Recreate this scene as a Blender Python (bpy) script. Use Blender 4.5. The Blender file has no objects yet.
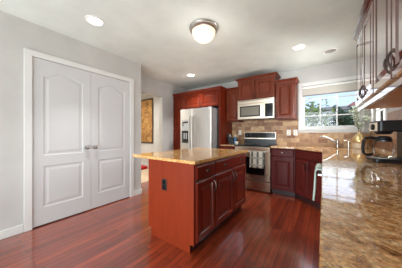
import bpy, bmesh, math, random
from mathutils import Vector, Matrix
C = bpy.context.scene.collection
PI = math.pi
R = math.radians
random.seed(7)

# ------------------------------------------------------------------ camera, world, sun, area lights, exposure
CAM_H = 1.17
cam_d = bpy.data.cameras.new('camera'); cam = bpy.data.objects.new('camera', cam_d); C.objects.link(cam)
cam_d.sensor_width = 36; cam_d.lens = 174 / 402 * 36; cam_d.clip_start = .02
cam.location = (0, 0, CAM_H); cam.rotation_euler = (R(90), 0, R(35))
bpy.context.scene.camera = cam

vs = bpy.context.scene.view_settings
vs.view_transform = 'Standard'; vs.look = 'None'; vs.gamma = 1; vs.use_curve_mapping = False
vs.exposure = 0.80

w = bpy.data.worlds.new('sky'); bpy.context.scene.world = w; w.use_nodes = True
nt = w.node_tree; nt.nodes.clear()
o_ = nt.nodes.new('ShaderNodeOutputWorld'); b_ = nt.nodes.new('ShaderNodeBackground')
tc = nt.nodes.new('ShaderNodeTexCoord'); sp = nt.nodes.new('ShaderNodeSeparateXYZ'); cr = nt.nodes.new('ShaderNodeValToRGB')
nt.links.new(tc.outputs['Generated'], sp.inputs[0]); nt.links.new(sp.outputs['Z'], cr.inputs[0])
e = cr.color_ramp.elements
e[0].position = 0; e[0].color = (.66, .72, .84, 1)
e[1].position = .6; e[1].color = (.30, .46, .78, 1)
x = e.new(.14); x.color = (.46, .60, .86, 1)
nt.links.new(cr.outputs[0], b_.inputs[0]); b_.inputs[1].default_value = 1.0
nt.links.new(b_.outputs[0], o_.inputs[0])

def lamp(name, kind, loc, energy, color=(1, 1, 1), rot=(0, 0, 0), parent=None, **kw):
    d = bpy.data.lights.new(name, kind); d.energy = energy; d.color = color
    for k, v in kw.items(): setattr(d, k, v)
    o = bpy.data.objects.new(name, d); C.objects.link(o); o.location = loc; o.rotation_euler = rot
    if parent: o.parent = parent
    return o
lamp('sun', 'SUN', (0, -10, 20), 1.1, (1, .96, .88), (R(42), 0, R(-25)), angle=R(1))
# unseen fill lamps added behind the camera to brighten the kitchen
lamp('rear_fill_light', 'AREA', (-1.1, -9.5, 1.6), 350, (.88, .96, 1), (R(90), 0, 0), shape='RECTANGLE', size=7, size_y=3.2)
lamp('ceiling_fill_light', 'AREA', (-1.0, -1.3, .25), 98, (.88, .96, 1), (R(136), 0, 0), shape='RECTANGLE', size=3.2, size_y=2.6)  # added low fill, aimed up to lift the ceiling
# area lamp standing in for sink window daylight; the next two are added fill
lamp('sink_window_daylight', 'AREA', (.10, 4.36, 1.62), 2.2, (.95, .98, 1), (R(-90), 0, 0), shape='RECTANGLE', size=.98, size_y=.85)
lamp('side_window_fill', 'AREA', (.86, 3.555, 1.72), 25, (.94, .97, 1), (0, R(90), 0), shape='RECTANGLE', size=.8, size_y=.7)  # added fill for the back of the kitchen, aimed in at the side window
lamp('next_room_fill', 'AREA', (-4.9, 2.4, 2.45), 40, (1, .97, .93), (0, 0, 0), shape='RECTANGLE', size=1.2, size_y=1.0)  # unseen lamp added under the ceiling to brighten the closed next room

# ------------------------------------------------------------------ mesh helpers
class MB:
    def __init__(s): s.v = []; s.f = []
    def add(s, vs, fs, M=None):
        n = len(s.v)
        s.v += [tuple(M @ Vector(p)) if M else tuple(p) for p in vs]
        s.f += [[n + i for i in f] for f in fs]; return s
    def box(s, x0, x1, y0, y1, z0, z1, M=None):
        x0, x1 = min(x0, x1), max(x0, x1); y0, y1 = min(y0, y1), max(y0, y1); z0, z1 = min(z0, z1), max(z0, z1)
        return s.add([(x0,y0,z0),(x1,y0,z0),(x1,y1,z0),(x0,y1,z0),(x0,y0,z1),(x1,y0,z1),(x1,y1,z1),(x0,y1,z1)],
                     [(0,3,2,1),(4,5,6,7),(0,1,5,4),(1,2,6,5),(2,3,7,6),(3,0,4,7)], M)
    def prism(s, pts, z0, z1, M=None):
        a = sum(pts[i][0]*pts[(i+1)%len(pts)][1]-pts[(i+1)%len(pts)][0]*pts[i][1] for i in range(len(pts)))
        if a < 0: pts = pts[::-1]
        n = len(pts)
        return s.add([(p[0],p[1],z0) for p in pts]+[(p[0],p[1],z1) for p in pts],
                     [list(range(n))[::-1], list(range(n, 2*n))]+[(i,(i+1)%n,n+(i+1)%n,n+i) for i in range(n)], M)
    def rings(s, rs, cap0=True, cap1=True, M=None):
        n = len(rs[0]); vs = [p for r in rs for p in r]; fs = []
        for k in range(len(rs)-1):
            for i in range(n):
                j = (i+1) % n; fs.append((k*n+i, k*n+j, (k+1)*n+j, (k+1)*n+i))
        if cap0: fs.append(list(range(n))[::-1])
        if cap1: fs.append([(len(rs)-1)*n+i for i in range(n)])
        return s.add(vs, fs, M)
    def lathe(s, prof, n=24, M=None, cap0=True, cap1=True):
        return s.rings([[(r*math.cos(2*PI*i/n), r*math.sin(2*PI*i/n), z) for i in range(n)] for r, z in prof], cap0, cap1, M)
    def tube(s, path, r, n=8, M=None):
        P = [Vector(p) for p in path]; rs = []
        for k, p in enumerate(P):
            t = (P[min(k+1, len(P)-1)] - P[max(k-1, 0)]).normalized()
            up = Vector((0,0,1)) if abs(t.z) < .9 else Vector((1,0,0))
            a = t.cross(up).normalized(); b = t.cross(a)
            rr = r[k] if isinstance(r, (list, tuple)) else r
            rs.append([tuple(p + a*(rr*math.cos(-2*PI*i/n)) + b*(rr*math.sin(-2*PI*i/n))) for i in range(n)])
        return s.rings(rs[::-1], True, True, M)
    def panel(s, w, h, t, rg, M=None, x0=0, z0=0):
        """slab with a front (-y) built from nested rectangles rg = [(inset, depth)]"""
        q = lambda i, y: [(x0+i,y,z0+i),(x0+w-i,y,z0+i),(x0+w-i,y,z0+h-i),(x0+i,y,z0+h-i)]
        rr = [q(0, t)] + [q(i, d) for i, d in rg]
        return s.rings(rr, True, True, M)
    def build(s, name, m, parent=None, bevel=0, smooth=False, ang=35, loc=None):
        me = bpy.data.meshes.new(name); me.from_pydata(s.v, [], s.f)
        bm = bmesh.new(); bm.from_mesh(me); bmesh.ops.recalc_face_normals(bm, faces=bm.faces); bm.to_mesh(me); bm.free()
        me.materials.append(m)
        if smooth:
            me.polygons.foreach_set('use_smooth', [True]*len(me.polygons)); me.set_sharp_from_angle(angle=R(ang))
        o = bpy.data.objects.new(name, me); C.objects.link(o)
        if parent: o.parent = parent
        if loc: o.location = loc
        if bevel:
            b = o.modifiers.new('bevel', 'BEVEL'); b.width = bevel; b.segments = 2; b.limit_method = 'ANGLE'; b.angle_limit = R(40)
        return o

def tag(o, label=None, cat=None, group=None, kind=None):
    if label: o['label'] = label
    if cat: o['category'] = cat
    if group: o['group'] = group
    if kind: o['kind'] = kind
    return o
def thing(name, label, cat, loc=(0,0,0), rz=0, group=None):
    o = bpy.data.objects.new(name, None); C.objects.link(o); o.location = loc; o.rotation_euler = (0,0,rz); o.empty_display_size = .1
    return tag(o, label, cat, group)
def struct(name, mb, m, parent=None, **kw):
    o = mb.build(name, m, parent, **kw)
    if not parent: o['kind'] = 'structure'
    return o
def copy_tree(o, parent=None):
    c = o.copy(); C.objects.link(c); c.parent = parent
    for ch in list(o.children): copy_tree(ch, c)
    return c

# ------------------------------------------------------------------ materials
def lin(c): return tuple(((v/255)/12.92 if v/255 <= .04045 else ((v/255+.055)/1.055)**2.4) for v in c) + (1,)
def mat(name, col, rough=.5, metal=0, coat=0, emit=0, spec=.5):
    m = bpy.data.materials.new(name); m.use_nodes = True; p = m.node_tree.nodes['Principled BSDF']
    p.inputs['Base Color'].default_value = lin(col); p.inputs['Roughness'].default_value = rough; p.inputs['Metallic'].default_value = metal
    p.inputs['Coat Weight'].default_value = coat; p.inputs['Coat Roughness'].default_value = .05; p.inputs['Specular IOR Level'].default_value = spec
    if emit: p.inputs['Emission Color'].default_value = lin(col); p.inputs['Emission Strength'].default_value = emit
    return m
def tex(m, scale=(1,1,1), rot=(0,0,0)):
    n = m.node_tree; t = n.nodes.new('ShaderNodeTexCoord'); mp = n.nodes.new('ShaderNodeMapping')
    mp.inputs['Scale'].default_value = scale; mp.inputs['Rotation'].default_value = rot
    n.links.new(t.outputs['Object'], mp.inputs[0]); return n, mp, n.nodes['Principled BSDF']
def noise(n, src, scale, detail=4, rough=.6, dist=0):
    q = n.nodes.new('ShaderNodeTexNoise'); q.inputs['Scale'].default_value = scale; q.inputs['Detail'].default_value = detail
    q.inputs['Roughness'].default_value = rough; q.inputs['Distortion'].default_value = dist
    n.links.new(src.outputs[0], q.inputs['Vector']); return q
def ramp(n, src, stops):
    r = n.nodes.new('ShaderNodeValToRGB'); e = r.color_ramp.elements
    while len(e) > 2: e.remove(e[-1])
    e[0].position, e[0].color = stops[0][0], lin(stops[0][1]); e[1].position, e[1].color = stops[-1][0], lin(stops[-1][1])
    for p, c in stops[1:-1]: x = e.new(p); x.color = lin(c)
    n.links.new(src, r.inputs[0]); return r
def mix(n, a, b, fac, mode='MIX'):
    x = n.nodes.new('ShaderNodeMix'); x.data_type = 'RGBA'; x.blend_type = mode
    if isinstance(fac, (int, float)): x.inputs[0].default_value = fac
    else: n.links.new(fac, x.inputs[0])
    n.links.new(a, x.inputs[6]); n.links.new(b, x.inputs[7]); return x.outputs[2]
def bump(n, p, src, s, d=.01):
    b = n.nodes.new('ShaderNodeBump'); b.inputs['Strength'].default_value = s; b.inputs['Distance'].default_value = d
    n.links.new(src, b.inputs['Height']); n.links.new(b.outputs[0], p.inputs['Normal'])
def wood(name, c0, c1, rough=.42, coat=.12, sc=(26,26,2.2)):
    m = mat(name, c0, rough, coat=coat, spec=.2); n, mp, p = tex(m, sc)
    q = noise(n, mp, 1.6, 5, .6, .6); r = ramp(n, q.outputs[0], [(.3, c0), (.7, c1)]); n.links.new(r.outputs[0], p.inputs['Base Color']); return m
def plain(name, c, rough=.6, amt=.03, **k):
    m = mat(name, c, rough, **k); n, mp, p = tex(m); q = noise(n, mp, 2.0, 3)
    c2 = tuple(max(0, v*(1-amt*2)) for v in c); r = ramp(n, q.outputs[0], [(.3, c2), (.7, c)]); n.links.new(r.outputs[0], p.inputs['Base Color'])
    f = noise(n, mp, 180, 2); bump(n, p, f.outputs[0], .05, .002); return m

M_wall = plain('wall_paint', (196,193,187), .75)
M_ceil = plain('ceiling_paint', (228,232,223), .8)
M_trim = plain('white_trim', (218,216,211), .4, .01)
M_door = plain('white_door_paint', (201,199,197), .42, .01)
M_cherry = wood('cherry_wood', (92,26,15), (112,34,20))
M_cherry_up = wood('cherry_wood_upper', (92,36,18), (122,54,29))
M_cherry_i = wood('cherry_wood_island', (96,28,16), (116,36,21), .3, .8)
M_cherry_i.node_tree.nodes['Principled BSDF'].inputs['Coat IOR'].default_value = 2.0
M_tower = wood('cherry_wood_orange', (92,25,5), (114,36,9))
M_panel = wood('cherry_veneer', (118,37,9), (134,46,14), .45, .05)
M_burg = wood('burgundy_wood', (76,20,18), (92,28,24), .5, .04)
M_burg.node_tree.nodes['Principled BSDF'].inputs['Specular IOR Level'].default_value = .18
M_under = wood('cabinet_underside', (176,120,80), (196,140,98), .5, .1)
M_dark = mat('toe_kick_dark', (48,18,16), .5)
M_bronze = mat('dark_bronze', (78,66,60), .28, .9)
M_nickel = mat('satin_nickel', (206,202,196), .3, 1)
M_chrome = mat('chrome', (176,172,166), .18, 1)
M_black = mat('black_plastic', (18,18,20), .3)
M_blackgl = mat('black_glass', (8,8,9), .12, spec=.25)
M_white = mat('white_plastic', (238,236,230), .35)
M_gloss = mat('grey_enamel', (150,148,144), .4)
M_steel = mat('stainless_steel', (226,222,216), .33, 1)
n, mp, p = tex(M_steel, (300, 300, 3)); q = noise(n, mp, 1.0, 2); bump(n, p, q.outputs[0], .03, .002)
M_steel_w = mat('stainless_steel_warm', (214,198,180), .28, 1)
M_oven = mat('oven_steel', (168,144,122), .26, 1)
M_hndl = mat('handle_steel', (172,168,162), .3, 1)
M_gold = mat('brass', (222,194,142), .3, 1)
M_cream = mat('cream_glaze', (222,208,180), .4)
M_red = plain('red_fabric', (190,28,38), .8)
M_carpet = plain('beige_carpet', (205,180,150), .95)

def granite(name, cols, sc, rough=.045, coat=.3, st=(1,1,1)):
    m = mat(name, cols[1], rough, coat=coat); n, mp, p = tex(m, st, (0, 0, R(-37))); mp.vector_type = 'TEXTURE'
    a = noise(n, mp, sc, 6, .7, 1.2); r = ramp(n, a.outputs[0], [(.30, cols[0]), (.44, cols[1]), (.56, cols[2]), (.68, cols[3])])
    v = n.nodes.new('ShaderNodeTexVoronoi'); v.inputs['Scale'].default_value = sc*6; n.links.new(mp.outputs[0], v.inputs['Vector'])
    b = noise(n, mp, sc*7, 3, .7); rb = ramp(n, b.outputs[0], [(.37, (52,36,30)), (.45, (255,255,255))])
    c = mix(n, r.outputs[0], rb.outputs[0], .6, 'MULTIPLY'); rv = ramp(n, v.outputs['Color'], [(.2, (140,120,104)), (.8, (255,252,246))])
    c = mix(n, c, rv.outputs[0], .55, 'MULTIPLY'); n.links.new(c, p.inputs['Base Color']); return m
M_gran = granite('brown_granite', [(104,70,46), (212,154,98), (238,196,144), (250,228,196)], 19, st=(1.15,.9,1))
M_gran_i = granite('gold_granite', [(166,108,58), (236,174,100), (248,200,134), (252,226,182)], 24, .12, 0)

def floor_mat():
    m = mat('cherry_floorboards', (120,50,32), .24, coat=1)
    m.node_tree.nodes['Principled BSDF'].inputs['Coat IOR'].default_value = 1.7; m.node_tree.nodes['Principled BSDF'].inputs['Coat Roughness'].default_value = .13; n, mp, p = tex(m, (1,1,1), (0,0,R(90)))
    b = n.nodes.new('ShaderNodeTexBrick'); n.links.new(mp.outputs[0], b.inputs['Vector'])
    b.offset = .37; b.offset_frequency = 2
    b.inputs['Color1'].default_value = lin((126,46,22)); b.inputs['Color2'].default_value = lin((170,72,38)); b.inputs['Mortar'].default_value = lin((74,28,18))
    b.inputs['Scale'].default_value = 1; b.inputs['Mortar Size'].default_value = .0032; b.inputs['Mortar Smooth'].default_value = .3
    b.inputs['Brick Width'].default_value = 1.15; b.inputs['Row Height'].default_value = .072; b.inputs['Bias'].default_value = 0
    g = n.nodes.new('ShaderNodeMapping'); g.inputs['Scale'].default_value = (38, 2.6, 1)
    t = n.nodes.new('ShaderNodeTexCoord'); n.links.new(t.outputs['Object'], g.inputs[0])
    q = noise(n, g, 1, 5, .65, .5); r = ramp(n, q.outputs[0], [(.28, (150,120,110)), (.72, (255,250,245))])
    c = mix(n, b.outputs['Color'], r.outputs[0], .9, 'MULTIPLY'); n.links.new(c, p.inputs['Base Color'])
    bump(n, p, b.outputs['Fac'], -.5, .004); n.links.new(p.inputs['Normal'].links[0].from_socket, p.inputs['Coat Normal'])
    q2 = noise(n, mp, 2.5, 3); rr = n.nodes.new('ShaderNodeMapRange'); rr.inputs[3].default_value = .25; rr.inputs[4].default_value = .36
    n.links.new(q2.outputs[0], rr.inputs[0]); n.links.new(rr.outputs[0], p.inputs['Roughness']); return m
M_floor = floor_mat()
def tile_mat(name, rot):
    m = mat(name, (180,150,115), .5); n, mp, p = tex(m, (1,1,1), rot)
    b = n.nodes.new('ShaderNodeTexBrick'); n.links.new(mp.outputs[0], b.inputs['Vector'])
    b.inputs['Color1'].default_value = lin((218,184,142)); b.inputs['Color2'].default_value = lin((146,100,68)); b.inputs['Mortar'].default_value = lin((186,160,128))
    b.inputs['Scale'].default_value = 1; b.inputs['Mortar Size'].default_value = .003
    b.inputs['Brick Width'].default_value = .16; b.inputs['Row Height'].default_value = .09
    q = noise(n, mp, 14, 5, .7); r = ramp(n, q.outputs[0], [(.3, (190,172,158)), (.65, (255,250,240))])
    c = mix(n, b.outputs['Color'], r.outputs[0], .8, 'MULTIPLY'); n.links.new(c, p.inputs['Base Color'])
    bump(n, p, b.outputs['Fac'], -.4, .004); return m
M_tile = tile_mat('travertine_tile', (R(90),0,0))
M_tile_r = tile_mat('travertine_tile_side', (R(90),0,R(90)))

def glass_mat(name, col=(255,255,255), refl=1.0):
    m = bpy.data.materials.new(name); m.use_nodes = True; n = m.node_tree; n.nodes.clear()
    o = n.nodes.new('ShaderNodeOutputMaterial'); t = n.nodes.new('ShaderNodeBsdfTransparent'); g = n.nodes.new('ShaderNodeBsdfGlossy')
    x = n.nodes.new('ShaderNodeMixShader'); f = n.nodes.new('ShaderNodeFresnel'); f.inputs[0].default_value = 1.35
    t.inputs[0].default_value = lin(col); g.inputs['Roughness'].default_value = .02
    k = n.nodes.new('ShaderNodeMath'); k.operation = 'MULTIPLY'; k.inputs[1].default_value = refl; n.links.new(f.outputs[0], k.inputs[0]); n.links.new(k.outputs[0], x.inputs[0]); n.links.new(t.outputs[0], x.inputs[1]); n.links.new(g.outputs[0], x.inputs[2]); n.links.new(x.outputs[0], o.inputs[0]); return m
M_glass = glass_mat('window_glass')
M_carafe = glass_mat('carafe_glass', (236,236,234), .5)

# ------------------------------------------------------------------ room shell
H = 2.54; XP = -2.93; XL = -3.43; YB = 4.19; XR = .67; YN = -4.2
struct('floor', MB().box(-3.55, XR+.12, YN, YB+.12, -.1, 0), M_floor)
struct('floor_carpet', MB().box(-6.3, -3.55, 1.5, YB+.12, -.1, .004), M_carpet)
struct('ceiling', MB().box(-6.3, XR+.12, YN-.2, YB+.12, H, H+.12), M_ceil)
DY0, DY1, DZ = .56, 1.885, 2.125
mb = MB(); mb.box(XP-.12, XP, YN, DY0-.02, 0, H); mb.box(XP-.12, XP, DY1+.02, 2.13, 0, H); mb.box(XP-.12, XP, DY0-.02, DY1+.02, DZ+.02, H)
mb.box(XL-.12, XP-.12, 2.03, 2.13, 0, H)
struct('wall_left', mb, M_wall)
mb = MB(); mb.box(XL-.12, XL, 2.13, 2.24, 0, H); mb.box(XL-.12, XL, 3.14, YB, 0, H); mb.box(XL-.12, XL, 2.24, 3.14, 2.146, H)
struct('wall_hall', mb, M_wall)
mb = MB(); mb.box(-6.2, XL-.12, 3.9, 4.02, 0, H); struct('wall_far', mb, M_wall)
mb = MB(); mb.box(-6.3, -6.2, 1.5, 4.02, 0, H); mb.box(-6.2, XL-.12, 1.5, 1.6, 0, H); mb.box(XL-.12, XL-.02, 1.6, 2.03, 0, H); struct('wall_beyond', mb, M_wall)
struct('wall_pantry', MB().box(-3.30, -3.24, .2, 2.03, 0, H).box(-3.24, XP-.12, .2, .26, 0, H), M_wall)
# window openings
WX0, WX1, WZ0, WZ1 = -.355, .535, 1.265, 2.155          # back window clear opening
VY0, VY1 = 3.18, 3.93                                  # side window clear opening
mb = MB(); mb.box(XL-.12, WX0, YB, YB+.12, 0, H); mb.box(WX1, XR, YB, YB+.12, 0, H); mb.box(WX0, WX1, YB, YB+.12, 0, WZ0); mb.box(WX0, WX1, YB, YB+.12, WZ1, H)
wb = struct('wall_back', mb, M_wall)
mb = MB(); mb.box(-1.94, -.425, YB-.009, YB, .903, 1.50); mb.box(-.425, XR, YB-.009, YB, .903, 1.195)
struct('backsplash', mb, M_tile, wb)
mb = MB(); mb.box(XR, XR+.12, YN, VY0, 0, H); mb.box(XR, XR+.12, VY1, YB+.12, 0, H); mb.box(XR, XR+.12, VY0, VY1, 0, WZ0); mb.box(XR, XR+.12, VY0, VY1, WZ1, H)
wr = struct('wall_right', mb, M_wall)
mb = MB(); mb.box(XR-.009, XR, -.7, VY0-.07, .903, 1.43); mb.box(XR-.009, XR, VY0-.07, YB-.01, .903, 1.195)
struct('backsplash', mb, M_tile_r, wr)

def window(name, wd, cols, bars, loc, rz):
    """local: x along the wall 0..wd, -y into the room, z absolute"""
    t = bpy.data.objects.new(name, None); C.objects.link(t); t.location = loc; t.rotation_euler = (0,0,rz); t['kind'] = 'structure'
    mb = MB(); c = .068
    mb.box(-c, 0, -.022, 0, WZ0-.0, WZ1); mb.box(wd, wd+c, -.022, 0, WZ0, WZ1); mb.box(-c, wd+c, -.022, 0, WZ1, WZ1+c)
    mb.box(-c, wd+c, -.018, 0, WZ0-c, WZ0-.025)
    mb.build('casing', M_trim, t, bevel=.004)
    MB().box(-c-.0, wd+c+.0, -.05, .10, WZ0-.025, WZ0).build('sill', M_trim, t, bevel=.004)
    mb = MB(); f = .045
    mb.box(0, f, .03, .08, WZ0, WZ1); mb.box(wd-f, wd, .03, .08, WZ0, WZ1); mb.box(f, wd-f, .03, .08, WZ1-f, WZ1); mb.box(f, wd-f, .03, .08, WZ0, WZ0+f+.02)
    mb.build('sash_frame', M_trim, t, bevel=.003)
    mb = MB()
    for i in range(1, cols): xx = f + (wd-2*f)*i/cols; mb.box(xx-.010, xx+.010, .045, .068, WZ0+f, WZ1-f)
    for z in bars: mb.box(f, wd-f, .046, .067, z-.010, z+.010)
    mb.build('muntins', M_trim, t)
    MB().box(f-.005, wd-f+.005, .054, .058, WZ0+f, WZ1-f).build('glass_pane', M_glass, t)
    return t
window('window_1', WX1-WX0, 3, [1.885, 1.54], (WX0, YB, 0), 0)
window('window_2', VY1-VY0, 2, [1.885, 1.54], (XR, VY1, 0), R(-90))
# roller blind of the back window
t = thing('window_blind', 'pale roller blind pulled partway down over the sink window', 'blind', (0, YB, 0))
MB().box(WX0+.01, WX1-.01, .012, .017, 1.965, 2.12).build('shade_cloth', mat('blind_cloth', (186,180,168), .8), t)
MB().tube([(WX0+.006, .014, 2.128), (WX1-.006, .014, 2.128)], .02, 12).build('roller', M_white, t, smooth=True)
MB().box(WX0+.01, WX1-.01, .007, .022, 1.950, 1.970).build('bottom_rail', mat('blind_rail', (120,112,98), .6), t, bevel=.003)

# baseboards and casings
bb = lambda: MB()
mb = bb(); mb.box(XP, XP+.014, YN, DY0-.075, 0, .095); mb.box(XP, XP+.014, DY1+.075, 2.144, 0, .095); mb.box(XP-.5, XP+.014, 2.13, 2.144, 0, .095)
struct('baseboard_left', mb, M_trim, bevel=.004)
struct('baseboard_far', bb().box(-6.2, XL-.12, 3.886, 3.9, 0, .14), M_trim, bevel=.004)
mb = bb(); mb.box(XL, XL+.014, 3.14, 3.55, 0, .095); struct('baseboard_hall', mb, M_trim, bevel=.004)
mb = MB(); c = .072
mb.box(XP, XP+.02, DY0-c, DY0, 0, DZ+c); mb.box(XP, XP+.02, DY1, DY1+c, 0, DZ+c); mb.box(XP, XP+.02, DY0, DY1, DZ, DZ+c)
mb.box(XP-.12, XP, DY0-.02, DY0-.002, 0, DZ+.02); mb.box(XP-.12, XP, DY1+.002, DY1+.02, 0, DZ+.02); mb.box(XP-.12, XP, DY0, DY1, DZ+.002, DZ+.02)
struct('trim_1', mb, M_trim, bevel=.003)

# ------------------------------------------------------------------ pantry doors (two-panel, arched top panel)
def offset(pts, d):
    n = len(pts); out = []
    for i in range(n):
        a, b, c = Vector(pts[i-1]), Vector(pts[i]), Vector(pts[(i+1) % n])
        e1 = (b-a).normalized(); e2 = (c-b).normalized(); n1 = Vector((-e1.y, e1.x)); n2 = Vector((-e2.y, e2.x)); m = (n1+n2)
        m = m / max(m.dot(n1), .3); out.append(tuple(b + m*d))
    return out
def moulded_door(w, h, t):
    sx = .105
    def arch(x0, x1, z0, z1, rise):
        p = [(x0, z0), (x1, z0), (x1, z1)]
        N = 18
        for i in range(1, N):
            u = i/N; x = x1 + (x0-x1)*u; s = math.sin(PI*u)
            p.append((x, z1 + rise*(s*s*(1.0))))
        p.append((x0, z1)); return p
    A = arch(sx, w-sx, .88, h-.20, .07); B = [(sx, .22), (w-sx, .22), (w-sx, .745), (sx, .745)]
    bm = bmesh.new()
    def loop(pts, y):
        vs = [bm.verts.new((p[0], y, p[1])) for p in pts]; es = [bm.edges.new((vs[i], vs[(i+1) % len(vs)])) for i in range(len(vs))]; return vs, es
    O = [(0,0),(w,0),(w,h),(0,h)]
    vo, eo = loop(O, 0); edges = list(eo)
    for P in (A, B):
        v0, e0 = loop(P, 0); edges += e0; prev = v0
        for d, y in ((.010, .006), (.030, .006), (.056, .001)):
            q = [bm.verts.new((p[0], y, p[1])) for p in offset(P, d)]
            for i in range(len(q)): j = (i+1) % len(q); bm.faces.new((prev[i], prev[j], q[j], q[i]))
            prev = q
        bm.faces.new(prev)
    bmesh.ops.triangle_fill(bm, use_beauty=True, use_dissolve=False, edges=edges)
    vb = [bm.verts.new((p[0], t, p[1])) for p in O]
    for i in range(4): j = (i+1) % 4; bm.faces.new((vo[i], vo[j], vb[j], vb[i]))
    bm.faces.new(vb); bmesh.ops.recalc_face_normals(bm, faces=bm.faces)
    me = bpy.data.meshes.new('door'); bm.to_mesh(me); bm.free(); me.materials.append(M_door); return me
DW = (DY1-DY0)/2 - .004
for k in (0, 1):
    o = bpy.data.objects.new('door_%d' % (k+1), moulded_door(DW, DZ-.018, .035)); C.objects.link(o)
    o.location = (XP+.004, DY0+.002 + k*(DW+.004), .014); o.rotation_euler = (0, 0, R(90)); o['kind'] = 'structure'
    hx = DW-.055 if k == 0 else .055
    mb = MB(); Mx = Matrix.Translation((hx, 0, .955)) @ Matrix.Rotation(R(90), 4, 'X')
    mb.lathe([(.030,0),(.030,.006),(.012,.010),(.011,.030),(.024,.036),(.029,.048),(.027,.060),(.015,.067),(.001,.068)], 20, Mx)
    mb.build('door_knob', M_nickel, o, smooth=True)
    for z in (.20, 1.05, 1.90):
        xx = -.0005 if k == 0 else DW+.0005
        MB().tube([(xx, -.007, z-.045), (xx, -.007, z+.045)], .007, 8).box(xx-.010, xx+.010, -.0025, .001, z-.045, z+.045).build('hinge', M_nickel, o)

# ------------------------------------------------------------------ cabinets
def pull(parent, x, z, vertical=True, L=.12, y=-.022, pr=.027):
    P = []
    for i in range(11):
        u = i/10; a = (u-.5)*L; d = -pr*math.sin(PI*u)**.7
        P.append((x, y+d, z+a) if vertical else (x+a, y+d, z))
    r = [.009 if i in (0, 10) else .006 for i in range(11)]
    mb = MB().tube(P, r, 8)
    for a in (-L/2, L/2):
        q = (x, y, z+a) if vertical else (x+a, y, z)
        mb.lathe([(.011,-.001),(.010,.004),(.004,.006)], 10, Matrix.Translation(q) @ Matrix.Rotation(R(90), 4, 'X'))
    return mb.build('handle', M_bronze, parent, smooth=True)
def knob(parent, x, z, y=-.022):
    mb = MB().lathe([(.012,-.001),(.009,.004),(.008,.014),(.017,.018),(.020,.025),(.014,.032),(.001,.034)], 14, Matrix.Translation((x, y, z)) @ Matrix.Rotation(R(90), 4, 'X'))
    return mb.build('knob', M_bronze, parent, smooth=True)
FR = lambda f=.058: [(0,-.012),(.008,-.021),(f,-.021),(f+.007,-.008),(f+.014,-.007),(f+.046,-.020)]
DRW = [(0,-.010),(.014,-.021)]
def door(parent, x0, z0, w, h, m, hs=None, hz=None, f=.058, **kw):
    d = MB().panel(w, h, 0, FR(min(f, w*.2)), None, x0, z0).build('door', m, parent)
    if hs is not None: pull(d, x0+hs, hz, **kw)
    return d
def drawer(parent, x0, z0, w, h, m, knobs=(), pulls=()):
    d = MB().panel(w, h, 0, DRW, None, x0, z0).build('drawer', m, parent)
    for k in knobs: knob(d, x0+k, z0+h/2)
    return d
def crown(parent, w, d, z, m, hgt=.07, out=.05, left=True, right=True):
    prof = [(0, 0), (.012, 0), (.016, hgt*.25), (out*.75, hgt*.72), (out, hgt*.78), (out, hgt)]
    rs = []
    for o, hh in prof:
        l = -o if left else 0; r = o if right else 0
        rs.append([(-w/2+l, -o, z+hh), (w/2+r, -o, z+hh), (w/2+r, d, z+hh), (-w/2+l, d, z+hh)])
    return MB().rings(rs).build('crown_moulding', m, parent)

# ---- fridge surround: tall cabinet, bridge cabinet, end panel
YT = 3.557
t = thing('tall_cabinet', 'narrow tall cherry cabinet between the refrigerator and the left wall', 'cabinet', (-3.20, YT, 0))
MB().box(-.228, .228, .022, YB-YT-.003, .10, 2.20).build('body', M_tower, t)
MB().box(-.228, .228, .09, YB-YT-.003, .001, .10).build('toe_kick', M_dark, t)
door(t, -.222, .115, .444, 1.20, M_tower, .40, 1.05); door(t, -.222, 1.33, .444, .86, M_tower, .40, 1.45)
crown(t, .456, YB-YT-.003, 2.20, M_tower, right=False, left=False)
t = thing('bridge_cabinet', 'two-door cherry cabinet above the stainless refrigerator', 'cabinet', (-2.475, YT, 1.84))
MB().box(-.492, .492, .022, YB-YT-.003, 0, .36).build('body', M_tower, t)
door(t, -.488, .012, .484, .335, M_tower, .45, .07); door(t, .004, .012, .484, .335, M_tower, .034, .07)
crown(t, .984, YB-YT-.003, .36, M_tower, left=False, right=False)
t = thing('end_panel', 'tall orange cherry side panel right of the refrigerator', 'cabinet panel', (-1.961, YT-.004, 0))
MB().box(-.020, .020, 0, YB-YT+.001, .001, 2.20).build('panel', M_tower, t, bevel=.002)
crown(t, .040, .25, 2.20, M_tower, left=False)

# ---- refrigerator
FX0, FX1, FY = -2.935, -2.03, 3.287
t = thing('refrigerator', 'stainless side-by-side refrigerator with water dispenser between cherry cabinets', 'refrigerator', ((FX0+FX1)/2, FY, 0))
hw = (FX1-FX0)/2
MB().box(-hw+.004, hw-.004, .075, .86, .03, 1.77).build('body', mat('fridge_side_grey', (150,150,148), .45), t, bevel=.006)
MB().box(-hw+.02, hw-.02, .03, .12, .001, .075).build('kick_grille', M_black, t)
sx = -2.565 - (FX0+FX1)/2
frz = MB().box(-hw, sx-.003, 0, .07, .08, 1.775).build('freezer_door', M_steel, t, bevel=.006)
fdr = MB().box(sx+.003, hw, 0, .07, .08, 1.775).build('fridge_door', M_steel, t, bevel=.006)
def fridge_handle(par, x):
    P = [(x, -.002, .78), (x, -.05, .83), (x, -.062, 1.0), (x, -.066, 1.2), (x, -.062, 1.42), (x, -.05, 1.56), (x, -.002, 1.61)]
    MB().tube(P, .014, 10).build('handle', M_hndl, par, smooth=True)
fridge_handle(frz, sx-.04); fridge_handle(fdr, sx+.04)
dx0, dx1 = -hw+.055, sx-.085
ds = MB().box(dx0, dx1, -.006, .0, 1.26, 1.52).build('dispenser_panel', mat('dispenser_panel_grey', (190,190,188), .3, .5), frz, bevel=.003)
MB().box(dx0+.02, dx0+.05, -.008, -.006, 1.36, 1.47).box(dx0+.05, dx1-.03, -.008, -.006, 1.44, 1.475).build('display', M_blackgl, ds)
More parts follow.
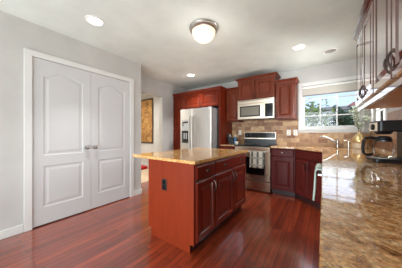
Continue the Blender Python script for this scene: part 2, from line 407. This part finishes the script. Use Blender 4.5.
mb = MB(); mb.panel(dx1-dx0, .30, .001, [(0,-.008),(.012,-.008),(.022,-.001)], None, dx0, .95); mb.build('dispenser_recess', M_black, frz)
MB().box(dx0+.06, dx0+.10, -.02, -.004, 1.05, 1.19).box(dx1-.10, dx1-.06, -.02, -.004, 1.05, 1.19).build('dispenser_paddle', M_gloss, frz, bevel=.003)
for hx0 in (-hw+.03, hw-.09): MB().box(hx0, hx0+.06, .03, .13, 1.776, 1.792).build('hinge_cover', M_gloss, t, bevel=.003)

# ---- upper cabinets on the back wall
YU = 3.86
def upper(name, label, x0, x1, z0, z1, y, doors, m, cr_l=True, cr_r=True, yb=YB, rz=0, loc=None, under=True, hz=.12):
    w = x1-x0; t = thing(name, label, 'cabinet', loc or ((x0+x1)/2, y, z0), rz, 'upper cabinets on the back wall'); d = yb-y-.003
    MB().box(-w/2, w/2, .0, d, 0, z1-z0-.06).build('body', m, t)
    hh = z1-z0-.06-.02; n = len(doors); dw = (w-.020-.016*(n-1))/n
    for i, s in enumerate(doors):
        door(t, -w/2+.010+i*(dw+.016), .012, dw, hh, m, (dw-.03 if s == 'r' else .03), hz)
    crown(t, w, d, z1-z0-.06, m, .06, .055, cr_l, cr_r)
    return t
upper('upper_cabinet', 'single-door cherry upper cabinet between end panel and microwave', -1.939, -1.625, 1.47, 2.27, YU, ['r'], M_cherry_up, False, False)
upper('upper_cabinet', 'two-door cherry cabinet directly above the microwave', -1.620, -.815, 1.935, 2.43, 3.81, ['r', 'l'], M_cherry_up, hz=.075)
upper('upper_cabinet', 'single-door cherry upper cabinet between microwave and window', -.811, -.455, 1.47, 2.27, YU, ['l'], M_cherry_up, False, True)

# ---- microwave
t = thing('microwave', 'stainless over-the-range microwave mounted above the stove', 'microwave', (-1.2175, 3.80, 1.50))
MB().box(-.40, .40, .02, YB-3.80-.012, 0, .432).build('body', M_gloss, t, bevel=.003)
MB().box(-.40, .40, -.012, .02, .345, .432).build('vent_grille', M_steel_w, t, bevel=.004)
mb = MB()
for i in range(5): mb.box(-.37, .37, -.0135, -.0115, .402+i*.005, .4045+i*.005)
mb.build('vent_slats', M_black, t)
dr = MB().box(-.40, .19, -.012, .02, .004, .342).build('door', M_steel_w, t, bevel=.004)
MB().box(-.345, .115, -.0145, -.011, .055, .295).build('door_window', M_black, dr, bevel=.004)
MB().box(-.315, .085, -.0155, -.0135, .085, .268).build('window_mesh', mat('microwave_mesh', (120,112,100), .3, .3), dr)
MB().tube([(.155,-.012,.05),(.155,-.045,.065),(.155,-.05,.175),(.155,-.045,.285),(.155,-.012,.30)], .010, 10).build('handle', M_steel, dr, smooth=True)
cp = MB().box(.193, .40, -.012, .02, .004, .342).build('control_panel', M_steel_w, t, bevel=.004)
MB().box(.215, .375, -.0145, -.011, .035, .315).build('keypad', M_blackgl, cp, bevel=.003)

# ---- range
YS = 3.54
t = thing('stove', 'stainless electric range with black glass cooktop under the microwave', 'stove', (-1.210, YS, 0))
hw = .369
MB().box(-hw, hw, .04, YB-YS-.03, .06, .915).build('body', M_gloss, t)
MB().box(-hw+.03, hw-.03, .08, .5, .001, .06).build('base', M_black, t)
ct = MB().box(-hw-.002, hw+.002, .0, YB-YS-.09, .915, .938).build('cooktop', M_blackgl, t, bevel=.005)
for x, y, r in ((-.19,.17,.10),(.19,.17,.085),(-.19,.42,.075),(.19,.42,.10)):
    mb = MB(); N = 32
    mb.rings([[(x+q*math.cos(2*PI*i/N), y+q*math.sin(2*PI*i/N), z) for i in range(N)] for q, z in ((r,.9385),(r,.939),(r-.006,.939),(r-.006,.9385))], False, False)
    mb.build('burner_ring', M_gloss, ct)
bg = MB().box(-hw, hw, YB-YS-.085, YB-YS-.012, .94, 1.215).build('backguard', M_steel_w, t, bevel=.01)
MB().box(-hw+.018, hw-.018, YB-YS-.089, YB-YS-.084, 1.078, 1.200).build('control_glass', M_blackgl, bg, bevel=.002)
MB().box(-hw+.005, hw-.005, YB-YS-.09, YB-YS-.084, .945, 1.058).build('lower_panel', M_black, bg)
for x in (-.29, -.21, .21, .29):
    MB().lathe([(.018,0),(.018,.012),(.014,.016),(.001,.017)], 14, Matrix.Translation((x, YB-YS-.089, 1.14)) @ Matrix.Rotation(R(90),4,'X')).build('burner_dial', M_black, bg, smooth=True)
od = MB().box(-hw, hw, .0, .04, .235, .905).build('oven_door', M_oven, t, bevel=.006)
MB().box(-.27, .27, -.004, .0, .34, .70).build('oven_window', M_blackgl, od, bevel=.004)
MB().tube([(-.33,0,.815),(-.33,-.045,.815),(.33,-.045,.815),(.33,0,.815)], .012, 10).build('handle', M_steel, od, smooth=True)
dw_ = MB().box(-hw, hw, .0, .04, .025, .222).build('warming_drawer', M_oven, t, bevel=.006)

def towel_mat(name, base, s1, s2, sc, axis):
    m = mat(name, base, .9); n, mp, p = tex(m); s = n.nodes.new('ShaderNodeSeparateXYZ'); n.links.new(mp.outputs[0], s.inputs[0])
    def stripes(out, k, th):
        a = n.nodes.new('ShaderNodeMath'); a.operation = 'MULTIPLY'; a.inputs[1].default_value = k; n.links.new(out, a.inputs[0])
        b = n.nodes.new('ShaderNodeMath'); b.operation = 'FRACT'; n.links.new(a.outputs[0], b.inputs[0])
        c = n.nodes.new('ShaderNodeMath'); c.operation = 'LESS_THAN'; c.inputs[1].default_value = th; n.links.new(b.outputs[0], c.inputs[0]); return c.outputs[0]
    r0 = n.nodes.new('ShaderNodeRGB'); r0.outputs[0].default_value = lin(base); r1 = n.nodes.new('ShaderNodeRGB'); r1.outputs[0].default_value = lin(s1)
    r2 = n.nodes.new('ShaderNodeRGB'); r2.outputs[0].default_value = lin(s2)
    c = mix(n, r0.outputs[0], r1.outputs[0], stripes(s.outputs[axis], sc, .38)); c = mix(n, c, r2.outputs[0], stripes(s.outputs['Z'], sc*.8, .22))
    n.links.new(c, p.inputs['Base Color']); return m
def hanging_towel(name, label, loc, rz, w, front, back, m, rbar=.017):
    """draped over a bar at the origin (bar along x)"""
    mb = MB(); nx = 12; prof = []
    for i in range(9): prof.append((-rbar-.002-.012*(1-i/8)**2, -front + front*i/8))
    for i in range(1, 6): a = PI - PI*i/6; prof.append((rbar*math.cos(a), rbar*math.sin(a)))
    for i in range(9): prof.append((rbar+.001, -back*i/8))
    vs = []; fs = []
    for k in range(nx+1):
        x = -w/2 + w*k/nx
        for j, (y, z) in enumerate(prof):
            wv = .006*math.sin(k*1.3)*min(1, max(0, -z)/.12)
            vs.append((x, y - (abs(wv) if y < 0 else -wv*.1), z))
    np_ = len(prof)
    for k in range(nx):
        for j in range(np_-1): fs.append((k*np_+j, k*np_+j+1, (k+1)*np_+j+1, (k+1)*np_+j))
    o = mb.add(vs, fs).build(name, m, smooth=True, ang=80, loc=loc); o.rotation_euler = (0,0,rz)
    s = o.modifiers.new('solid', 'SOLIDIFY'); s.thickness = .003 if front > .31 else .012; s.offset = 1 if False else 0
    return tag(o, label, 'towel')
hanging_towel('dish_towel', 'grey and white plaid dish towel hanging on the oven handle', (-1.08, YS-.045, .815), 0, .28, .32, .26,
              towel_mat('plaid_towel', (196,190,178), (92,96,84), (150,142,130), 9, 'X'))

# ---- base cabinets
def base(name, label, w, d, loc, rz, doors, drawers, m, toe=.075, hz=.62, handle_drawers=True):
    t = thing(name, label, 'cabinet', loc, rz, 'base cabinets')
    MB().box(-w/2, w/2, 0, d, .10, .899).build('body', m, t)
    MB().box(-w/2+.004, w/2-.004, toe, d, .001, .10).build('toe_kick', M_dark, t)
    for x0, dw, kn in drawers: drawer(t, -w/2+x0, .742, dw, .14, m, kn)
    for x0, dw, h in doors: door(t, -w/2+x0, .12, dw, .60, m, h, hz)
    return t
base('base_cabinet', 'cherry base cabinet between end panel and stove, small jars on top', .345, YB-3.58-.003, (-1.7655, 3.58, 0), 0,
     [(.012,.321,.29)], [(.012,.321,(.16,))], M_cherry)
base('base_cabinet', 'burgundy base cabinet with one door right of the stove', .413, YB-3.58-.003, (-.626, 3.58, 0), 0,
     [(.014,.385,None)], [(.014,.385,(.192,))], M_burg)
# diagonal sink cabinet
A = Vector((-.412, 3.575)); B = Vector((.028, 3.135)); Lg = (B-A).length; mid = (A+B)/2
t = thing('corner_cabinet', 'diagonal burgundy corner cabinet with two doors under the sink', 'cabinet', (mid.x, mid.y, 0), R(-45))
def wp(p, y=0): # world xy -> local of the corner cabinet
    v = Matrix.Rotation(R(45), 3, 'Z') @ Vector((p[0]-mid.x, p[1]-mid.y, 0)); return (v.x, v.y)
cp = [wp(q) for q in ((-.412,3.575),(.028,3.135),(XR-.012,3.135),(XR-.012,YB-.012),(-.412,YB-.012))]
mb = MB(); n5 = len(cp)
q0 = [(a, b, .10) for a, b in cp]; q1 = [(a, b, .70) for a, b in cp]
mb.rings([q0, q1])
mb.box(-Lg/2, Lg/2, 0, .02, .70, .899)
mb.build('body', M_burg, t)
cq = [wp(q) for q in ((-.412,3.655),(-.34,3.61),(.065,3.205),(.11,3.135),(XR-.012,3.135),(XR-.012,YB-.012),(-.412,YB-.012))]
MB().prism(cq, .001, .10).build('toe_kick', M_dark, t)
drawer(t, -Lg/2+.024, .742, Lg-.048, .14, M_burg)
dw2 = (Lg-.060)/2
door(t, -Lg/2+.024, .12, dw2, .60, M_burg, dw2-.03, .62); door(t, .006, .12, dw2, .60, M_burg, .03, .62)
# right run (faces -X)
XF = .055
def run(name, label, y0, y1, nd, m=M_burg):
    w = y1-y0; dws = (w-.012-.004*(nd-1))/nd
    return base(name, label, w-.004, XR-XF-.012, (XF, (y0+y1)/2, 0), R(-90), [(.004+i*(dws+.004), dws, dws-.03 if i % 2 == 0 else .03) for i in range(nd)],
                [(.004+i*(dws+.004), dws, (dws/2,)) for i in range(nd)], m)
base_r = run('base_cabinet', 'burgundy base cabinet under the long right counter beside the dishwasher', 1.06, 1.84, 2)
base_r2 = run('base_cabinet', 'burgundy base cabinet under the near end of the long right counter', -.66, .26, 2)
base_r3 = run('base_cabinet', 'middle burgundy base cabinet under the long right counter', .262, 1.058, 2)
fil = run('base_cabinet', 'narrow burgundy base cabinet between dishwasher and corner sink cabinet', 2.45, 3.13, 1)
t = thing('dishwasher', 'stainless dishwasher under the right counter with towel on its handle', 'dishwasher', (XF, 2.145, 0), R(-90))
MB().box(-.298, .298, .01, .58, .10, .875).build('body', M_gloss, t)
MB().box(-.29, .29, .05, .5, .001, .10).build('toe_kick', M_black, t)
dd = MB().box(-.297, .297, -.022, .01, .115, .87).build('door', M_steel, t, bevel=.005)
MB().tube([(-.25,-.022,.80),(-.25,-.082,.80),(.25,-.082,.80),(.25,-.022,.80)], .010, 10).build('handle', M_steel, dd, smooth=True)
hanging_towel('hand_towel', 'pale green towel hanging below the right counter edge', (XF-.085, 2.14, .815), R(-90), .37, .275, .20,
              plain('pale_green_cloth', (196,210,198), .9), .026)

# ---- counters
def counter(name, label, pts, holes, m, z0=.88, z1=.91):
    bm = bmesh.new(); edges = []; loops = []
    for P in [pts]+holes:
        vs = [bm.verts.new((p[0], p[1], z1)) for p in P]; loops.append(vs)
        edges += [bm.edges.new((vs[i], vs[(i+1) % len(vs)])) for i in range(len(vs))]
    bmesh.ops.triangle_fill(bm, use_beauty=True, edges=edges)
    top = list(bm.faces)
    ret = bmesh.ops.extrude_face_region(bm, geom=top)
    for v in ret['geom']:
        if isinstance(v, bmesh.types.BMVert): v.co.z = z0
    bmesh.ops.recalc_face_normals(bm, faces=bm.faces)
    me = bpy.data.meshes.new(name); bm.to_mesh(me); bm.free(); me.materials.append(m)
    o = bpy.data.objects.new(name, me); C.objects.link(o)
    b = o.modifiers.new('bevel', 'BEVEL'); b.width = .004; b.segments = 2; b.limit_method = 'ANGLE'; b.angle_limit = R(60)
    return tag(o, label, 'countertop')
SC = Vector((.045, 3.585)); U = Vector((.7071, -.7071)); V = Vector((.7071, .7071))
def rrect(c, u, v, a, b, r, n=5):
    P = []
    for (sx, sy, a0) in ((1,1,0),(-1,1,90),(-1,-1,180),(1,-1,270)):
        for i in range(n+1):
            an = R(a0+90*i/n); x = sx*(a-r)+r*math.cos(an); y = sy*(b-r)+r*math.sin(an); q = c+u*x+v*y; P.append((q.x, q.y))
    return P
hole = rrect(SC, U, V, .29, .19, .05)
counter('kitchen_countertop', 'brown granite countertop wrapping the corner and running along the right wall',
        [(-.833,YB-.011),(-.833,3.535),(-.425,3.535),(-.006,3.117),(-.006,-.70),(XR-.011,-.70),(XR-.011,YB-.011)], [hole], M_gran, .90, .93)
counter('short_countertop', 'short granite countertop between the stove and the refrigerator panel', [(-1.938,YB-.011),(-1.938,3.535),(-1.585,3.535),(-1.585,YB-.011)], [], M_gran, .90, .93)
mb = MB(); mk = lambda a, b, r, z: [(p[0], p[1], z) for p in rrect(SC, U, V, a, b, r)]
mb.rings([mk(.305,.205,.05,.8995), mk(.305,.205,.05,.898), mk(.295,.195,.05,.74), mk(.275,.175,.05,.725)], False, True)
mb.rings([mk(.305,.205,.05,.8995), mk(.288,.188,.05,.8995), mk(.275,.175,.05,.75), mk(.24,.14,.05,.738)], False, True)
o = mb.build('sink', M_steel, smooth=True); tag(o, 'stainless undermount corner sink in the granite counter', 'sink')
# faucet
t = thing('faucet', 'chrome kitchen faucet behind the corner sink with lever handle', 'faucet', (.205, 3.755, .9305))
MB().lathe([(.030,0),(.030,.008),(.024,.014),(.022,.09),(.024,.10),(.020,.125),(.004,.13)], 18).build('body', M_chrome, t, smooth=True)
MB().tube([(0,0,.075),(-.05,-.03,.115),(-.12,-.075,.165),(-.18,-.115,.195),(-.225,-.145,.20),(-.24,-.155,.185)], [.016,.015,.013,.013,.013,.014], 12).build('spout', M_chrome, t, smooth=True)
MB().tube([(0,0,.125),(.012,.006,.16),(.03,.012,.215)], [.009,.008,.006], 10).build('lever', M_chrome, t, smooth=True)
t = thing('soap_dispenser', 'small chrome soap dispenser right of the faucet', 'soap dispenser', (.345, 3.73, .9305))
MB().lathe([(.022,0),(.022,.008),(.013,.014),(.012,.08),(.016,.085),(.016,.10),(.004,.105)], 16).build('body', M_chrome, t, smooth=True)
MB().tube([(0,0,.095),(0,0,.125),(-.02,-.015,.135),(-.06,-.04,.132)], .006, 8).build('nozzle', M_chrome, t, smooth=True)

# ---- upper cabinets on the right wall (face -X)
ZR0, ZR1, XU = 1.43, 2.31, .335
def right_upper(label, y0, y1):
    w = y1-y0; t = thing('upper_cabinet', label, 'cabinet', (XU, (y0+y1)/2, ZR0), R(-90), 'upper cabinets on the right wall'); d = XR-XU-.003
    MB().box(-w/2, w/2, .0, d, .03, ZR1-ZR0-.07).build('body', M_gl, t)
    MB().box(-w/2+.001, w/2-.001, .02, d-.001, .022, .0299).build('underside', M_under, t)
    MB().box(-w/2, w/2, .0, .02, 0, .03).build('light_rail', M_gl, t)
    dw = (w-.020-.014)/2
    for i in (0, 1): door(t, -w/2+.010+i*(dw+.014), .046, dw, ZR1-ZR0-.07-.05, M_gl, dw-.025 if i == 0 else .025, .145, L=.10, pr=.020)
    crown(t, w, d, ZR1-ZR0-.07, M_gl, .07, .05, y1 > 2.5, False)
    return t
M_gl = wood('cherry_wood_glossy', (74,24,16), (92,32,22), .12, 1.0)
M_gl.node_tree.nodes['Principled BSDF'].inputs['Coat IOR'].default_value = 1.95; M_gl.node_tree.nodes['Principled BSDF'].inputs['Coat Roughness'].default_value = .05
right_upper('glossy cherry upper cabinet on the right wall, above coffee maker and nearest the window', 1.84, 2.70)
right_upper('glossy cherry upper cabinet on the right wall, second from the window', .98, 1.836)
right_upper('glossy cherry upper cabinet on the right wall, nearest the viewer', .12, .976)

# ---- island
IX0, IX1, IY0, IY1 = -1.665, -1.005, 1.315, 2.645
t = thing('kitchen_island', 'cherry kitchen island with drawers and doors on its right side', 'island', (IX1, (IY0+IY1)/2, 0), R(90))
w = IY1-IY0; d = IX1-IX0
MB().box(-w/2+.012, w/2, 0, d, .10, .884).build('body', M_cherry_i, t)
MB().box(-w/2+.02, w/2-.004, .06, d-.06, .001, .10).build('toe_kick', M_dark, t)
MB().box(-w/2-.004, -w/2+.012, -.002, d+.002, .10, .884).build('end_panel', M_panel, t, bevel=.002)
MB().box(-w/2+.012, -w/2+.02, .055, d-.03, .001, .0995).build('base_trim', M_panel, t)
x1 = .385; x2 = w - x1
drawer(t, -w/2+.026, .722, x1-.038, .14, M_cherry_i, ((x1-.038)/2,))
drawer(t, -w/2+x1+.006, .722, x2-.020, .14, M_cherry_i, (.20, x2-.22))
door(t, -w/2+.026, .12, x1-.038, .58, M_cherry_i, x1-.068, .60)
dh = (x2-.034)/2
door(t, -w/2+x1+.006, .12, dh, .58, M_cherry_i, dh-.03, .60); door(t, -w/2+x1+.020+dh, .12, dh, .58, M_cherry_i, .03, .60)
oy = IX1+1.40                                         # outlet on the end panel: distance back from the front
ot = MB().box(-w/2-.010, -w/2-.004, oy-.036, oy+.036, .565, .685).build('outlet_plate', M_black, t, bevel=.002)
MB().box(-w/2-.0115, -w/2-.0095, oy-.017, oy+.017, .575, .618).box(-w/2-.0115, -w/2-.0095, oy-.017, oy+.017, .632, .675).build('socket', M_blackgl, ot)
counter('island_countertop', 'speckled gold granite slab on the kitchen island', [(-1.94,IY0-.03),(-.968,IY0-.03),(-.968,IY1+.03),(-1.94,IY1+.03)], [], M_gran_i, .885, .916)

# ------------------------------------------------------------------ things on the counters
t = thing('coffee_maker', 'black drip coffee maker with control knob on the right counter', 'coffee maker', (.37, 2.14, .931), R(-80.5))
MB().prism(rrect(Vector((0,.120)), Vector((1,0)), Vector((0,1)), .10, .150, .03), 0, .032).build('base', M_black, t, bevel=.004)
MB().lathe([(.078,.032),(.078,.036),(.070,.037)], 24, Matrix.Translation((0,.062,0))).build('warming_plate', M_gloss, t, smooth=True)
MB().prism(rrect(Vector((0,.225)), Vector((1,0)), Vector((0,1)), .098, .045, .02), .032, .26).build('water_tank', M_black, t, bevel=.004)
hd = MB().prism(rrect(Vector((0,.135)), Vector((1,0)), Vector((0,1)), .10, .138, .025), .258, .352).build('brew_head', M_black, t, bevel=.008)
MB().box(-.072, .072, -.0055, -.002, .264, .338).build('control_panel', mat('champagne_metal', (232,216,190), .4), hd, bevel=.002)
MB().lathe([(.026,0),(.024,.014),(.001,.016)], 18, Matrix.Translation((.01,-.0055,.30)) @ Matrix.Rotation(R(90),4,'X')).build('control_knob', M_black, hd, smooth=True)
MB().lathe([(.045,.236),(.06,.258)], 20, Matrix.Translation((0,.062,0))).build('filter_basket', M_black, t, smooth=True)
cpos = Matrix.Rotation(R(-80.5), 3, 'Z') @ Vector((0, .062, 0))
t = thing('coffee_carafe', 'glass coffee carafe with black handle on the coffee maker warming plate', 'carafe', (.37+cpos.x, 2.14+cpos.y, .931+.0372), R(-80.5))
MB().lathe([(.055,0),(.068,.012),(.074,.05),(.070,.10),(.054,.14),(.046,.158)], 28, cap1=False).build('glass_body', M_carafe, t, smooth=True)
MB().lathe([(.0475,.135),(.056,.137),(.056,.150),(.048,.160)], 24, cap0=False, cap1=False).build('neck_band', M_black, t, smooth=True)
MB().lathe([(.050,.160),(.052,.172),(.03,.185),(.001,.187)], 24).build('lid', M_black, t, smooth=True)
MB().tube([(0,-.05,.163),(0,-.085,.172),(0,-.118,.165),(0,-.132,.14),(0,-.138,.08),(0,-.134,.035),(0,-.112,.016),(0,-.076,.022)], .0125, 10).build('handle', M_black, t, smooth=True)

t = thing('vase', 'rounded brass vase with cream foot in the counter corner by the window', 'vase', (.50, 3.90, .9305))
MB().lathe([(.075,0),(.088,.01),(.094,.06),(.094,.085)], 28).build('foot', M_cream, t, smooth=True)
MB().lathe([(.094,.0851),(.102,.11),(.102,.13),(.094,.165),(.074,.20),(.048,.225),(.030,.245),(.028,.27),(.032,.275),(.026,.274),(.024,.25)], 28, cap1=False).build('body', M_gold, t, smooth=True)
M_leaf = plain('grey_green_leaf', (150,160,132), .6, .12); M_stem = mat('brown_stem', (110,92,72), .7)
M_leafo = plain('yellow_green_leaf', (146,166,74), .6, .15); M_leafd = plain('dark_green_leaf', (58,86,46), .6, .2); M_bark = plain('bark', (112,96,80), .9)
def leaf_quad(mb, p, dirv, L, W):
    d = dirv.normalized(); s = d.cross(Vector((random.uniform(-1,1), random.uniform(-1,1), random.uniform(-1,1)))).normalized(); n_ = d.cross(s)
    a = p; b = p+d*L*.5+s*W*.5+n_*W*.1; c = p+d*L; e = p+d*L*.5-s*W*.5+n_*W*.1
    mb.add([tuple(a), tuple(b), tuple(c), tuple(e)], [(0,1,2,3)])
t = thing('eucalyptus_branches', 'leafy grey-green branches standing in the brass vase', 'branches', (.50, 3.90, 1.19))
st = MB(); lf = MB()
for k in range(11):
    an = random.uniform(0, 2*PI); sp_ = random.uniform(.06, .27); hh = random.uniform(.25, .52)
    P = [Vector((.012*math.cos(an), .012*math.sin(an), -.06 if k < 8 else -.05))]
    for i in range(1, 8):
        u = i/7; q = Vector((math.cos(an)*(sp_ if math.cos(an) < 0 else min(sp_, .12))*u**1.4, math.sin(an)*sp_*.8*u**1.4, hh*u)); q += Vector((math.cos(an), math.sin(an), 0))*.008
        P.append(q)
        if i > 1:
            for s in range(4):
                dv = Vector((random.uniform(-1,1), random.uniform(-1,1), random.uniform(-.2,.9))); leaf_quad(lf, q, dv, random.uniform(.03,.055), random.uniform(.016,.028))
    P[0].x *= .8; P[0].y *= .8
    st.tube(P, .0025, 5)
st.build('stems', M_stem, t); lf.build('leaves', M_leaf, t)

# small things left of the stove
t = thing('knife_block', 'dark block with knife handles against the refrigerator panel', 'knife block', (-1.80, 3.88, .9305), R(0))
MB().prism([(-.06,0),(.06,0),(.045,.13),(-.10,.19)], -.05, .05, Matrix.Rotation(R(90),4,'X') @ Matrix.Translation((0,0,0))).build('block', mat('dark_block', (40,36,40), .4), t, bevel=.004)
for i in range(6):
    a = i % 3; b = i // 3; x = -.075+b*.05; yy = -.03+a*.03; z0 = .18-b*.022
    MB().tube([(x, yy, z0-.015), (x-.035, yy, z0+.07)], .009, 8).build('knife_handle', M_gloss if b else M_black, t, smooth=True)
t = thing('soap_bottle', 'blue bottle standing left of the stove', 'bottle', (-1.715, 3.88, .9305))
MB().lathe([(.028,0),(.032,.01),(.032,.12),(.02,.15),(.011,.16),(.011,.18)], 18).build('body', mat('blue_plastic', (60,120,160), .25), t, smooth=True)
MB().lathe([(.014,.1801),(.014,.205),(.008,.21)], 12).build('cap', M_white, t, smooth=True)
t = thing('sugar_bowl', 'small white lidded bowl between blue bottle and stove', 'bowl', (-1.64, 3.78, .9305))
MB().lathe([(.022,0),(.036,.02),(.042,.05),(.038,.07)], 20).build('bowl', M_white, t, smooth=True)
MB().lathe([(.041,.0701),(.034,.085),(.012,.094),(.010,.10),(.012,.106),(.001,.11)], 20).build('lid', mat('lid_dark', (70,58,50), .4), t, smooth=True)

def outlet(label, x, z, w=.075):
    t = thing('wall_outlet', label, 'outlet', (x, YB-.0095, z), group='outlet plates on the tile')
    MB().box(-w/2, w/2, -.006, 0, -.06, .06).build('cover_plate', M_white, t, bevel=.002)
    MB().box(-.017, .017, -.008, -.006, .008, .045).box(-.017, .017, -.008, -.006, -.045, -.008).build('socket', M_cream, t, bevel=.001)
outlet('white outlet plate on the tile left of the stove', -1.72, 1.205)
outlet('white switch plate on the tile beside the base cabinet, farther from the window', -.605, 1.20)
outlet('white outlet plate on the tile just left of the window', -.475, 1.20)

# ------------------------------------------------------------------ next room: wall hanging and cushion
def hang_mat():
    m = mat('woven_hanging', (160,110,50), .9); n, mp, p = tex(m, (1,1,1)); q = noise(n, mp, 5, 6, .7, 1.5)
    r = ramp(n, q.outputs[0], [(.32, (84,56,30)), (.48, (150,106,54)), (.6, (184,142,82)), (.72, (112,80,48))]); n.links.new(r.outputs[0], p.inputs['Base Color']); return m
t = thing('wall_hanging', 'gold patterned wall hanging with dark border in the next room', 'wall hanging', (-5.15, 3.899, .87))
MB().box(-.44, .44, -.022, 0, 0, 1.50).build('cloth', hang_mat(), t)
mb = MB(); mb.box(-.46, -.41, -.03, -.0225, -.02, 1.52); mb.box(.41, .46, -.03, -.0225, -.02, 1.52); mb.box(-.41, .41, -.03, -.0225, 1.47, 1.52); mb.box(-.41, .41, -.03, -.0225, -.02, .03)
mb.build('border', mat('hanging_border', (74,50,30), .8), t)
mb = MB(); N = 8
for k, (s, z) in enumerate(((.16,0),(.19,.03),(.20,.055),(.19,.08),(.15,.10))): pass
mb.rings([[(x, y, z) for x, y in rrect(Vector((0,0)), Vector((1,0)), Vector((0,1)), s, s*.8, .06)] for s, z in ((.17,0),(.195,.025),(.20,.05),(.19,.08),(.15,.10))])
o = mb.build('floor_cushion', M_red, smooth=True, loc=(-5.0, 3.62, .0045)); tag(o, 'red cushion on the pale carpet in the next room', 'cushion')

# ------------------------------------------------------------------ ceiling lights
def can(label, x, y, lit=True, pw=135, cone=105):
    t = thing('recessed_light', label, 'ceiling light', (x, y, H), group='recessed ceiling lights')
    N = 32
    mb = MB(); mb.lathe([(.105,-.0005),(.104,-.007),(.082,-.009),(.078,-.0005)], N, cap0=False, cap1=False); mb.build('trim_ring', M_white, t, smooth=True)
    m = M_bulb if lit else M_unlit
    MB().lathe([(.078,-.003),(.05,-.005),(.001,-.006)], N, cap0=False).build('lens', m, t, smooth=True)
    if lit: lamp('bulb', 'SPOT', (0,0,-.02), pw, (.93,.97,1), (0,0,0), t, spot_size=R(cone), spot_blend=1.0, shadow_soft_size=.07)
M_bulb = mat('lit_lens', (255,246,232), .4, emit=3.0); M_unlit = mat('unlit_lens', (150,146,138), .4)
can('lit recessed ceiling light in front of the white pantry doors', -2.26, .99, True, 95, 80)
can('lit recessed ceiling light in front of the refrigerator', -2.51, 3.18)
can('lit recessed ceiling light beside an unlit one, before the window', -.31, 3.13, True, 60)
can('unlit round ceiling light nearest the window', .10, 3.57, False)
t = thing('flush_mount_light', 'brushed nickel flush-mount ceiling light with frosted glass bowl above the island', 'ceiling light', (-1.26, 1.86, H))
MB().lathe([(.185,-.0005),(.185,-.012),(.178,-.020),(.178,-.034),(.165,-.045),(.150,-.055)], 40).build('pan', M_nickel, t, smooth=True)
MB().lathe([(.150,-.0551),(.146,-.085),(.125,-.125),(.09,-.155),(.04,-.172),(.008,-.176)], 40).build('glass_bowl', mat('frosted_glass', (255,232,196), .35, emit=.45), t, smooth=True)
MB().lathe([(.016,-.174),(.018,-.180),(.010,-.186),(.012,-.194),(.001,-.200)][::-1], 16).build('finial', M_nickel, t, smooth=True)
lamp('bulb', 'POINT', (0,0,-.33), 2.5, (.97,.97,1), parent=t, shadow_soft_size=.12)

# ------------------------------------------------------------------ outside the windows
GZ = -.4
struct('ground', MB().box(-40, 40, YB+.2, 60, GZ-.1, GZ), plain('lawn', (120,134,84), .95, .15))
struct('terrace', MB().box(-20, 20, -30, YN-.02, GZ-.1, -.12), plain('terrace_stone', (190,184,174), .9))
M_sid = mat('white_siding', (222,222,220), .7); n, mp, p = tex(M_sid); wv = n.nodes.new('ShaderNodeTexWave'); wv.bands_direction = 'Z'; wv.inputs['Scale'].default_value = 1.6
n.links.new(mp.outputs[0], wv.inputs[0]); bump(n, p, wv.outputs[1], .3, .02)
t = thing('neighbour_house', 'long low white house with grey roof edge beyond the window', 'house', (0, 12, GZ))
MB().box(-9, 6, 0, 6, 0, 2.85).build('wall', M_sid, t)
MB().rings([[(-9.4,-.4,2.85),(6.4,-.4,2.85),(6.4,6.4,2.85),(-9.4,6.4,2.85)],[(-9.4,-.4,3.02),(6.4,-.4,3.02),(6.4,6.4,3.02),(-9.4,6.4,3.02)],[(-8,3,3.35),(5,3,3.35),(5,3.2,3.35),(-8,3.2,3.35)]]).build('roof', mat('grey_roof', (150,146,140), .8), t)
t = thing('neighbour_house', 'red-roofed house far off behind the low white house', 'house', (5.6, 24, GZ))
MB().box(-3.5, 3.5, 0, 6, 0, 4.3).build('wall', M_sid, t)
MB().rings([[(-3.9,-.4,4.3),(3.9,-.4,4.3),(3.9,6.4,4.3),(-3.9,6.4,4.3)],[(-2.5,2.9,5.4),(2.5,2.9,5.4),(2.5,3.1,5.4),(-2.5,3.1,5.4)]]).build('roof', mat('red_roof_tiles', (170,96,80), .8), t)
def tree(name, label, x, y, zc, rx, rz_, m, n_leaf, trunk_r, cat='tree', leaf=.09):
    t = thing(name, label, cat, (x, y, GZ)); zc -= GZ
    br = MB(); br.tube([(0,0,0),(.03,.02,zc*.5),(0,0,zc+rz_*.3)], [trunk_r, trunk_r*.8, trunk_r*.4], 8)
    for k in range(7):
        a = k*2.4; br.tube([(0,0,zc-rz_*.6+k*.06),(rx*.4*math.cos(a), rx*.4*math.sin(a), zc-rz_*.2+k*.05),(rx*.75*math.cos(a), rx*.75*math.sin(a), zc+rz_*.15*math.sin(k))], [trunk_r*.5, trunk_r*.3, trunk_r*.12], 6)
    br.build('trunk', M_bark, t, smooth=True)
    lf = MB()
    for i in range(n_leaf):
        v = Vector((random.gauss(0,1), random.gauss(0,1), random.gauss(0,1))).normalized()*random.random()**.45
        bl = 1+.25*math.sin(v.x*7+v.z*5)
        p = Vector((v.x*rx*bl, v.y*rx*bl, zc+v.z*rz_*bl))
        leaf_quad(lf, p, Vector((random.uniform(-1,1), random.uniform(-1,1), random.uniform(-1,.6))), leaf*random.uniform(.7,1.3), leaf*.6)
    lf.build('foliage', m, t)
tree('young_tree', 'airy yellow-green tree at the left of the sink window', -.30, 7.5, 1.82, .56, .60, M_leafo, 620, .03, leaf=.12)
tree('round_bush', 'dense dark green bush outside the middle of the sink window', .68, 9.2, 1.55, .60, .74, M_leafd, 2600, .06, 'bush', .10)
tree('side_shrub', 'bright green shrub outside the side window', 1.25, 6.4, 1.35, .40, .55, M_leafo, 700, .03, 'shrub', .09)
